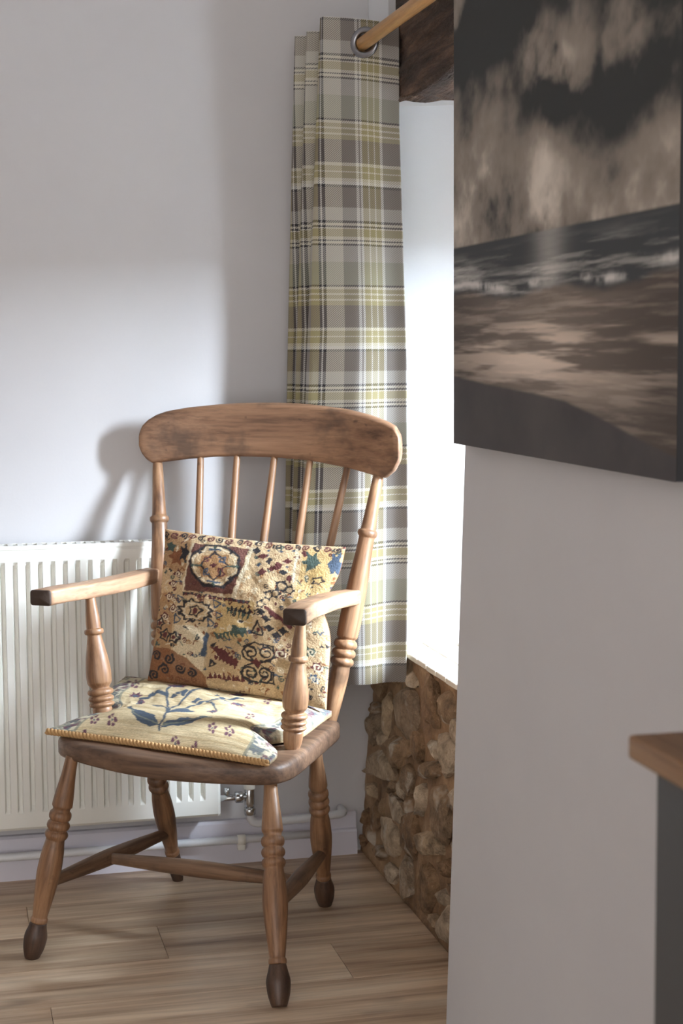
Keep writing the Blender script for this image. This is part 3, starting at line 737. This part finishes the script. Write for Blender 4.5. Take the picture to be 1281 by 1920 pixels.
sup_prof = [(0, .0098), (.05, .0108), (.24, .0150), (.265, .0150), (.272, .0190), (.290, .0200), (.306, .0185), (.312, .0145), (.36, .0165), (.50, .0235), (.60, .0260), (.66, .0250), (.705, .0190), (.714, .0245), (.733, .0268), (.750, .0245), (.758, .0198), (.765, .0240), (.781, .0264), (.796, .0240), (.803, .0198), (.809, .0238), (.823, .0260), (.837, .0236), (.845, .0190), (.86, .0205), (.93, .0190), (1, .0140)]
for tpx, bx in (((169.4, 1122), None), ((563.5, 1177), (548, 1402))):
    tp = onl(*tpx, -.030)
    bt = onl(188, 1292, -.045) if bx is None else onz(bx[0], bx[1], seat_z(.222))
    if bx is None:
        d = bt - tp; bt = tp + d * ((tp.z - seat_z(-.205)) / (tp.z - bt.z))
    tp = tp + (tp - bt).normalized() * .012; bt = bt - (tp - bt).normalized() * .004
    lathe('arm_support', tp, bt, sup_prof, M['chair_z'], ch, 240)

# ------------------------------------------------------------------ cushions
class Paint:
    """small raster for woven patterns, in photo-sketch coordinates mapped to the cloth's own u, v"""
    def __init__(s, quad, n, base, wob=0):
        s.n = n; s.A = np.ones((n, n, 3)) * np.array(base[:3]); g = (np.arange(n) + .5) / n
        s.U, s.V = np.meshgrid(g, g)
        src = [(0, 1), (1, 1), (1, 0), (0, 0)]                      # TL TR BR BL
        Am = []; bv = []
        for (x, y), (u, v) in zip(quad, src):
            Am += [[x, y, 1, 0, 0, 0, -u * x, -u * y], [0, 0, 0, x, y, 1, -v * x, -v * y]]; bv += [u, v]
        s.h = np.append(np.linalg.solve(np.array(Am, float), np.array(bv, float)), 1).reshape(3, 3)
        hi = np.linalg.inv(s.h); w = hi[2, 0] * s.U + hi[2, 1] * s.V + hi[2, 2]
        s.X = (hi[0, 0] * s.U + hi[0, 1] * s.V + hi[0, 2]) / w; s.Y = (hi[1, 0] * s.U + hi[1, 1] * s.V + hi[1, 2]) / w
        s.X = s.X + wob * (fbm(s.U, s.V, 22, 22, 201, 3) - .5); s.Y = s.Y + wob * (fbm(s.U + 3, s.V, 22, 22, 231, 3) - .5)
    def put(s, mask, col): k = np.clip(mask, 0, 1)[..., None]; s.A = s.A * (1 - k) + np.array(col[:3]) * k
    def line(s, pts, w, col, closed=False):
        pts = list(pts) + ([pts[0]] if closed else [])
        d = np.full(s.X.shape, 1e9)
        for (x0, y0_), (x1, y1_) in zip(pts[:-1], pts[1:]):
            dx, dy = x1 - x0, y1_ - y0_; L2 = dx * dx + dy * dy + 1e-9
            q = np.clip(((s.X - x0) * dx + (s.Y - y0_) * dy) / L2, 0, 1); d = np.minimum(d, np.hypot(s.X - x0 - q * dx, s.Y - y0_ - q * dy))
        s.put(1 - sm(w * .4, w * .75, d), col)
    def poly(s, pts, col, a=1.0):
        ins = np.zeros(s.X.shape, bool); n = len(pts)
        for i in range(n):
            (x0, y0_), (x1, y1_) = pts[i], pts[(i + 1) % n]
            c_ = ((y0_ > s.Y) != (y1_ > s.Y)) & (s.X < (x1 - x0) * (s.Y - y0_) / (y1_ - y0_ + 1e-9) + x0); ins ^= c_
        s.put(ins * a, col)
    def blob(s, x, y, rx, ry, col, a=1.0): s.put(a * (1 - sm(.75, 1.1, np.hypot((s.X - x) / rx, (s.Y - y) / ry))), col)
    def star(s, x, y, rx, ry, k, col, w=None, inner=.6, rot=0):
        pts = [(x + rx * (1 if i % 2 == 0 else inner) * math.cos(rot + math.pi * i / k), y + ry * (1 if i % 2 == 0 else inner) * math.sin(rot + math.pi * i / k)) for i in range(2 * k)]
        s.line(pts, w, col, True) if w else s.poly(pts, col)
    def spiral(s, x, y, r, w, col, turns=1.6, a0=0, sg=1):
        s.line([(x + sg * r * (1 - .8 * q) * math.cos(a0 + 6.283 * turns * q), y + r * (1 - .8 * q) * math.sin(a0 + 6.283 * turns * q)) for q in np.linspace(0, 1, 26)], w, col)
    def teeth(s, x0, y0_, x1, y1_, n, h, col):
        dx, dy = (x1 - x0) / n, (y1_ - y0_) / n; L = math.hypot(dx, dy); nx, ny = -dy / L * h, dx / L * h
        for i in range(n): s.poly([(x0 + dx * i, y0_ + dy * i), (x0 + dx * (i + 1), y0_ + dy * (i + 1)), (x0 + dx * (i + .5) + nx, y0_ + dy * (i + .5) + ny)], col)
SAND, SAND2, TAN, IVORY = S(196, 168, 130), S(176, 148, 112), S(162, 122, 82), S(212, 196, 166)
INK, MAR, BLU, GRN, RUST, GOLD = S(46, 42, 44), S(92, 46, 44), S(66, 78, 94), S(70, 84, 76), S(128, 80, 48), S(192, 160, 104)
P = Paint([(105, 40), (1240, 150), (1112, 1190), (-10, 1090)], 420, SAND, 30)
rp = random.Random(3)
for (x0, y0_, x1, y1_, c_) in ((100, 40, 300, 320, TAN), (300, 150, 680, 520, SAND2), (690, 140, 1000, 560, SAND), (1000, 160, 1260, 520, GOLD), (0, 480, 200, 1100, TAN), (200, 500, 480, 720, SAND), (480, 520, 720, 800, GOLD), (720, 560, 1160, 820, SAND), (200, 700, 420, 1000, IVORY), (400, 760, 640, 1080, SAND2), (620, 790, 860, 1100, SAND), (860, 600, 1160, 1200, SAND2)):
    P.poly([(x0, y0_), (x1, y0_ + (x1 - x0) * .09), (x1 - (y1_ - y0_) * .1, y1_ + (x1 - x0) * .09), (x0 - (y1_ - y0_) * .1, y1_)], c_, .75)
for i in range(520):                                                    # small scattered weave marks
    x, y = rp.uniform(0, 1240), rp.uniform(60, 1180); c_ = rp.choice([INK, MAR, BLU, GRN, RUST, IVORY, IVORY, TAN]); q = rp.random()
    if q < .4: P.spiral(x, y, rp.uniform(10, 20), 6, c_, 1.2, rp.uniform(0, 6), rp.choice([-1, 1]))
    elif q < .7: P.line([(x, y), (x + rp.uniform(-28, 28), y + rp.uniform(-22, 22)), (x + rp.uniform(-40, 40), y + rp.uniform(-30, 30))], 6, c_)
    else: P.star(x, y, rp.uniform(8, 16), rp.uniform(8, 14), 4, c_)
for i, x in enumerate(range(120, 1240, 60)):                            # scrolling top border
    P.spiral(x, 75 + (x - 110) * .09, 24, 9, MAR if i % 2 else INK, 1.3, i, 1 if i % 2 else -1)
oc = [(460 + 165 * math.cos(math.pi / 8 + k * math.pi / 4), 300 + 155 * math.sin(math.pi / 8 + k * math.pi / 4)) for k in range(8)]
P.poly([(320, 140), (670, 170), (580, 500), (255, 470)], MAR, .9)
P.poly(oc, SAND); P.line(oc, 16, INK, True); P.line([(460 + (x - 460) * .86, 300 + (y - 300) * .86) for x, y in oc], 9, IVORY, True)
P.star(460, 305, 118, 112, 8, TAN, None, .8); P.line([(460, 200), (550, 300), (460, 405), (370, 305)], 10, INK, True)
for dx, dy in ((-1, -1), (1, -1), (-1, 1), (1, 1)):
    P.line([(460 + dx * 22, 305 + dy * 62), (460 + dx * 62, 305 + dy * 62), (460 + dx * 62, 305 + dy * 28), (460 + dx * 38, 305 + dy * 28), (460 + dx * 38, 305 + dy * 44)], 9, MAR if dx * dy > 0 else BLU)
P.star(460, 305, 26, 24, 4, MAR, None, .6); P.line([(340, 305), (372, 305)], 12, GRN); P.line([(548, 305), (580, 305)], 12, GRN); P.line([(420, 188), (500, 188)], 10, BLU); P.line([(420, 418), (500, 420)], 10, BLU)
for k in range(8): P.star(460 + 138 * math.cos(k * .7854), 303 + 130 * math.sin(k * .7854), 15, 15, 4, INK if k % 2 else GRN, None, .6)
P.line([(310, 150), (250, 470)], 12, IVORY); P.line([(690, 170), (590, 520)], 22, IVORY); P.teeth(240, 478, 700, 545, 15, 26, INK); P.teeth(250, 500, 690, 560, 13, -18, MAR)
P.star(195, 240, 75, 75, 6, RUST, None, .55); P.star(255, 215, 40, 80, 5, INK, None, .5); P.star(150, 170, 40, 36, 5, GRN)
for x, y in ((215, 355), (175, 430), (140, 520), (175, 600), (110, 650)): P.star(x, y, 40, 34, 4, MAR, None, .7); P.spiral(x, y, 26, 8, IVORY, 1.2)
for k in range(6): P.star(715 + k * 42, 180 + k * 40, 27, 24, 4, MAR if k % 2 else INK, None, .7); P.star(1010 - k * 50, 195 + k * 28, 27, 24, 4, MAR, None, .7)
for x, y in ((790, 175), (860, 190), (740, 290), (905, 300), (940, 180)): P.star(x, y, 16, 14, 4, BLU)
P.line([(960, 170), (950, 400)], 14, IVORY)
P.star(1050, 260, 60, 90, 6, GRN, None, .55); P.star(1195, 265, 50, 85, 6, BLU, None, .6); P.blob(1095, 340, 55, 45, GOLD); P.star(1110, 380, 46, 30, 5, INK, 8, .6)
for x, y, r in ((880, 430, 48), (930, 455, 42), (800, 495, 40), (760, 555, 34), (735, 610, 30), (850, 480, 36)): P.star(x, y, r, r, 5, INK, None, .65); P.blob(x, y, r * .5, r * .5, SAND)
P.star(335, 612, 122, 74, 11, INK, 12, .76); P.star(335, 612, 92, 54, 9, IVORY, 8, .76); P.star(335, 612, 50, 34, 5, INK, 9); P.blob(333, 613, 20, 17, MAR)
for x, y in ((490, 640), (205, 665), (430, 690), (225, 530), (480, 560)): P.star(x, y, 26, 30, 3, BLU, 8); 
P.teeth(540, 575, 700, 610, 6, 60, GRN); P.teeth(560, 600, 700, 625, 5, -45, INK)
P.teeth(460, 760, 670, 720, 8, 55, GRN); P.poly([(580, 700), (670, 710), (660, 750), (575, 745)], GRN); P.line([(410, 770), (385, 900)], 26, BLU)
P.poly([(440, 840), (500, 850), (560, 900), (610, 930), (600, 965), (530, 950), (470, 905)], MAR); P.teeth(450, 900, 600, 970, 6, 30, MAR); P.teeth(450, 845, 600, 930, 6, -28, MAR)
P.line([(735, 665), (700, 750), (770, 755)], 9, INK, True); P.blob(737, 722, 13, 16, MAR)
for x, y in ((790, 650), (800, 705), (845, 745), (885, 715), (760, 610)): P.star(x, y, 34, 26, 4, INK, None, .6)
P.line([(790, 580), (930, 690)], 22, MAR)
for x, y, sg in ((690, 870, 1), (785, 868, -1), (675, 1005, 1), (765, 1000, -1)): P.spiral(x, y, 58, 11, INK, 1.7, 1.0, sg)
P.line([(640, 840), (720, 800), (830, 820), (840, 900), (735, 935), (830, 1000), (810, 1060), (700, 1060), (630, 1030), (640, 960), (715, 935)], 9, INK, True); P.star(722, 932, 34, 30, 4, MAR, None, .6)
P.teeth(400, 1055, 640, 1065, 8, -42, MAR); P.line([(425, 930), (455, 960), (420, 980)], 9, INK, True)
for x, y, c_ in ((1060, 650, MAR), (1050, 840, GRN), (870, 870, MAR), (1060, 1010, BLU), (1010, 730, RUST), (1090, 930, MAR), (1000, 1080, INK)): P.star(x, y, 48, 40, 6, c_, None, .55); P.spiral(x, y, 30, 9, IVORY, 1.2)
P.poly([(-20, 850), (150, 870), (290, 940), (390, 1050), (380, 1140), (-20, 1120)], RUST, .85)
for x, y in ((60, 920), (150, 940), (220, 1000), (110, 1010), (300, 1030), (40, 1050)): P.spiral(x, y, 36, 12, INK, 1.4, x)
for x, y in ((110, 780), (190, 795), (70, 700)): P.star(x, y, 42, 40, 5, INK, 10); P.blob(x, y, 18, 16, MAR)
nzp = np.random.RandomState(4).rand(420, 420, 1); P.A *= .80 + .36 * nzp
def sample(P, u, v):
    i = np.clip((v * P.n).astype(int), 0, P.n - 1); j = np.clip((u * P.n).astype(int), 0, P.n - 1); return P.A[i, j]
def cushion(name, corners, T, N, paint, mat, parent, back_col, warp=None, edge=.006, front_n=None, pw=2.6, seed=0):
    """corners TL TR BR BL of the mid-surface in chair space; front side painted"""
    TL, TR, BR, BL = [Vector(c) for c in corners]; g = np.linspace(0, 1, N); u, v = np.meshgrid(g, g)
    # pulled-in edges between the corners
    pull = .035
    uu = u + pull * (.5 - u) * (4 * v * (1 - v)) * np.abs(2 * u - 1) ** 3; vv = v + pull * (.5 - v) * (4 * u * (1 - u)) * np.abs(2 * v - 1) ** 3
    A = np.array
    Pm = (A(BL)[None, None] * ((1 - uu) * (1 - vv))[..., None] + A(BR)[None, None] * (uu * (1 - vv))[..., None] + A(TL)[None, None] * ((1 - uu) * vv)[..., None] + A(TR)[None, None] * (uu * vv)[..., None])
    nr = (TR - TL + BR - BL).cross(TL - BL + TR - BR).normalized()
    if nr.dot(Vector(front_n)) < 0: nr = -nr
    pf = ((1 - np.abs(2 * u - 1) ** pw) * (1 - np.abs(2 * v - 1) ** pw)) ** .55
    wr = (fbm(u + seed, v, 5, 5, 40 + seed, 3) - .5) * .022 * pf + (fbm(u, v + seed, 14, 14, 60 + seed, 3) - .5) * .006 * pf
    Fp = Pm + A(nr)[None, None] * (T * pf + edge + wr)[..., None]; Bp = Pm - A(nr)[None, None] * (T * pf * .8 + edge)[..., None]
    if warp: Fp = warp(Fp, u, v, True); Bp = warp(Bp, u, v, False)
    V = np.concatenate([Fp.reshape(-1, 3), Bp.reshape(-1, 3)]); F = []; n2 = N * N
    for j in range(N - 1):
        for i in range(N - 1):
            a = j * N + i; F.append((a, a + 1, a + N + 1, a + N)); F.append((n2 + a, n2 + a + N, n2 + a + N + 1, n2 + a + 1))
    rim = [i for i in range(N)] + [j * N + N - 1 for j in range(1, N)] + [(N - 1) * N + i for i in range(N - 2, -1, -1)] + [j * N for j in range(N - 2, 0, -1)]
    for k in range(len(rim)): a, b = rim[k], rim[(k + 1) % len(rim)]; F.append((a, b, n2 + b, n2 + a))
    o = mesh_obj(name, V.tolist(), F, mat, parent, True)
    c = sample(paint, u, v).reshape(-1, 3); color_attr(o, np.concatenate([c, np.ones_like(c) * np.array(back_col[:3])]))
    return o, Fp
M['tapestry'] = attr_mat('kilim_tapestry', .95, ((260, 260, 260), .6, .004), ((330, 330, 330), .4))
M['tapestry2'] = attr_mat('floral_tapestry', .95, ((60, 420, 420), .5, .003), ((24, 260, 260), .45))
bc = empty('back_cushion', CH0, -CHA); tag(bc, 'square kilim-patterned tapestry cushion leaning on the chair spindles', 'cushion')
pTL, pTR = onl(311, 992, .222), onl(648, 1026, .222); pBR = onl(612, 1335, .125); pBL = onl(278, 1300, .135)
pBL.z = max(pBL.z, .495); pBR.z = max(pBR.z, .462)
def warp_b(Pp, u, v, front):
    Pp = Pp.copy(); Pp[..., 0] -= .026 * np.exp(-((Pp[..., 2] - .670) / .045) ** 2) * sm(.72, 1.0, u); return Pp
cushion('cover', (pTL, pTR, pBR, pBL), .036, 230, P, M['tapestry'], bc, RUST, warp_b, .003, (0, -1, .2), 2.4, 1)

# seat cushion pattern
Q = Paint([(350, 52), (1220, 160), (1000, 425), (30, 268)], 420, S(204, 184, 146), 16)
rq = np.random.RandomState(9)
band = fbm(Q.U * 1.0, Q.V, 4, 46, 77, 4); Q.put(sm(.5, .72, band) * .55, S(164, 136, 92)); Q.put(sm(.55, .75, fbm(Q.U + 4, Q.V, 5, 30, 90, 3)) * .5, S(224, 208, 172))
NAV, PLUM, SAGE = S(72, 84, 98), S(104, 66, 80), S(120, 124, 112)
def strip(u0, u1, seed):
    k = ((Q.U > u0) & (Q.U < u1)).astype(float); Q.put(k * .9, S(206, 196, 170))
    g = fbm(Q.U + seed, Q.V, 26, 22, 15 + seed, 3); Q.put(k * sm(.52, .60, g) * .85, NAV); g = fbm(Q.U + seed + 7, Q.V, 30, 26, 35 + seed, 3); Q.put(k * sm(.58, .66, g) * .85, PLUM); g = fbm(Q.U + seed + 3, Q.V, 34, 30, 55 + seed, 3); Q.put(k * sm(.60, .68, g) * .8, SAGE)
    for e in (u0, u1): Q.put((np.abs(Q.U - e) < .006) * .7, SAGE)
strip(-.01, .115, 1); strip(.885, 1.01, 5)
def stem(pts, w=7, col=NAV): Q.line(pts, w, col)
stem([(492, 312), (510, 275), (528, 235), (525, 190), (518, 150), (540, 125)], 9); stem([(528, 245), (560, 210), (600, 170), (640, 140), (690, 122)]); stem([(528, 250), (590, 225), (650, 200), (720, 185), (790, 165), (840, 168)])
stem([(520, 165), (480, 150), (450, 165), (410, 175), (385, 195)]); stem([(690, 195), (720, 210), (735, 235), (700, 245)], 6); stem([(530, 240), (500, 215), (460, 212)], 6); stem([(560, 160), (600, 150)], 6)
Q.poly([(338, 216), (365, 217), (388, 240), (430, 248), (470, 265), (490, 305), (440, 300), (395, 280), (378, 250)], NAV); Q.poly([(500, 310), (530, 285), (580, 275), (640, 280), (690, 270), (728, 272), (680, 285), (640, 302), (570, 308)], NAV)
Q.line([(345, 220), (400, 262), (485, 300)], 4, SAGE); Q.line([(510, 305), (600, 290), (715, 274)], 4, SAGE); Q.poly([(535, 250), (570, 232), (610, 225), (645, 245), (590, 246)], NAV)
for x, y in ((455, 155), (545, 170), (590, 160), (655, 180), (725, 150), (770, 190), (480, 148), (640, 190), (750, 165)): Q.poly([(x - 16, y + 4), (x, y - 9), (x + 17, y - 4), (x + 2, y + 8)], NAV)
for x, y, rx in ((385, 155, 34), (560, 122, 52), (815, 140, 44), (825, 203, 36), (410, 190, 18), (720, 240, 22)): Q.star(x, y, rx, 15, 7, PLUM, None, .6); Q.blob(x, y, rx * .4, 6, NAV)
for x, y in ((215, 258), (292, 268), (318, 335), (728, 322), (805, 332), (652, 375), (945, 172), (385, 103), (890, 250), (170, 300), (560, 350)):
    for k in range(5): Q.blob(x + 15 * math.cos(k * 1.2566), y + 13 * math.sin(k * 1.2566), 8, 6, PLUM)
    Q.blob(x, y, 5, 4, NAV)
Q.A *= .84 + .28 * rq.rand(420, 420, 1)
sc_ = empty('seat_cushion', CH0, -CHA); tag(sc_, 'flat beige floral tapestry cushion with corded front edge on the chair seat', 'cushion')
cFL, cFR = onz(92, 1379, .436), onz(506, 1440, .414); cBL = onz(236, 1272, .487); cBR = onz(622, 1338, .446)
def warp(Pp, u, v, front):
    Pp = Pp.copy(); x, y = Pp[..., 0], Pp[..., 1]
    kR = np.exp(-((y + .050) / .045) ** 2) * sm(.7, 1.0, u); kL = np.exp(-((y + .040) / .045) ** 2) * sm(.7, 1.0, 1 - u)
    Pp[..., 0] = x - .050 * kR + .060 * kL
    zs = .4295 + TILT * Pp[..., 0]
    ins = sm(-.268, -.242, Pp[..., 1]); zs = zs - .05 * (1 - ins)
    pf_ = ((1 - np.abs(2 * u - 1) ** 3.2) * (1 - np.abs(2 * v - 1) ** 3.2)) ** .55
    tgt = zs + (.009 + .040 * pf_ ** 1.6 + .010 * (fbm(u, v, 4, 4, 300, 3) - .5) * pf_ if front else 0)
    Pp[..., 2] = np.maximum(Pp[..., 2], tgt)
    return Pp
so, Fp = cushion('cover', (cBL, cBR, cFR, cFL), .027, 210, Q, M['tapestry2'], sc_, S(190, 165, 125), warp, .006, (0, 0, 1), 3.2, 2)
t = NT('gold_cord'); t.bump(t.noise(t.coords((300, 300, 300)), 1.0, 3), .4, .002)
M['cord'] = t.set(Base_Color=S(184, 144, 96), Roughness=.8)
edge_pts = [Vector(Fp[0, i]) + Vector((0, -.009, -.003)) for i in range(0, 210, 1)]
for ph in (0, math.pi):
    pts = []; acc = 0
    for i, p in enumerate(edge_pts):
        if i: acc += (p - edge_pts[i - 1]).length
        a = acc / .016 * 2 * math.pi + ph; pts.append(p + Vector((0, math.cos(a), math.sin(a))) * .0034)
    tube('cord', pts, .0040, M['cord'], so, 8)
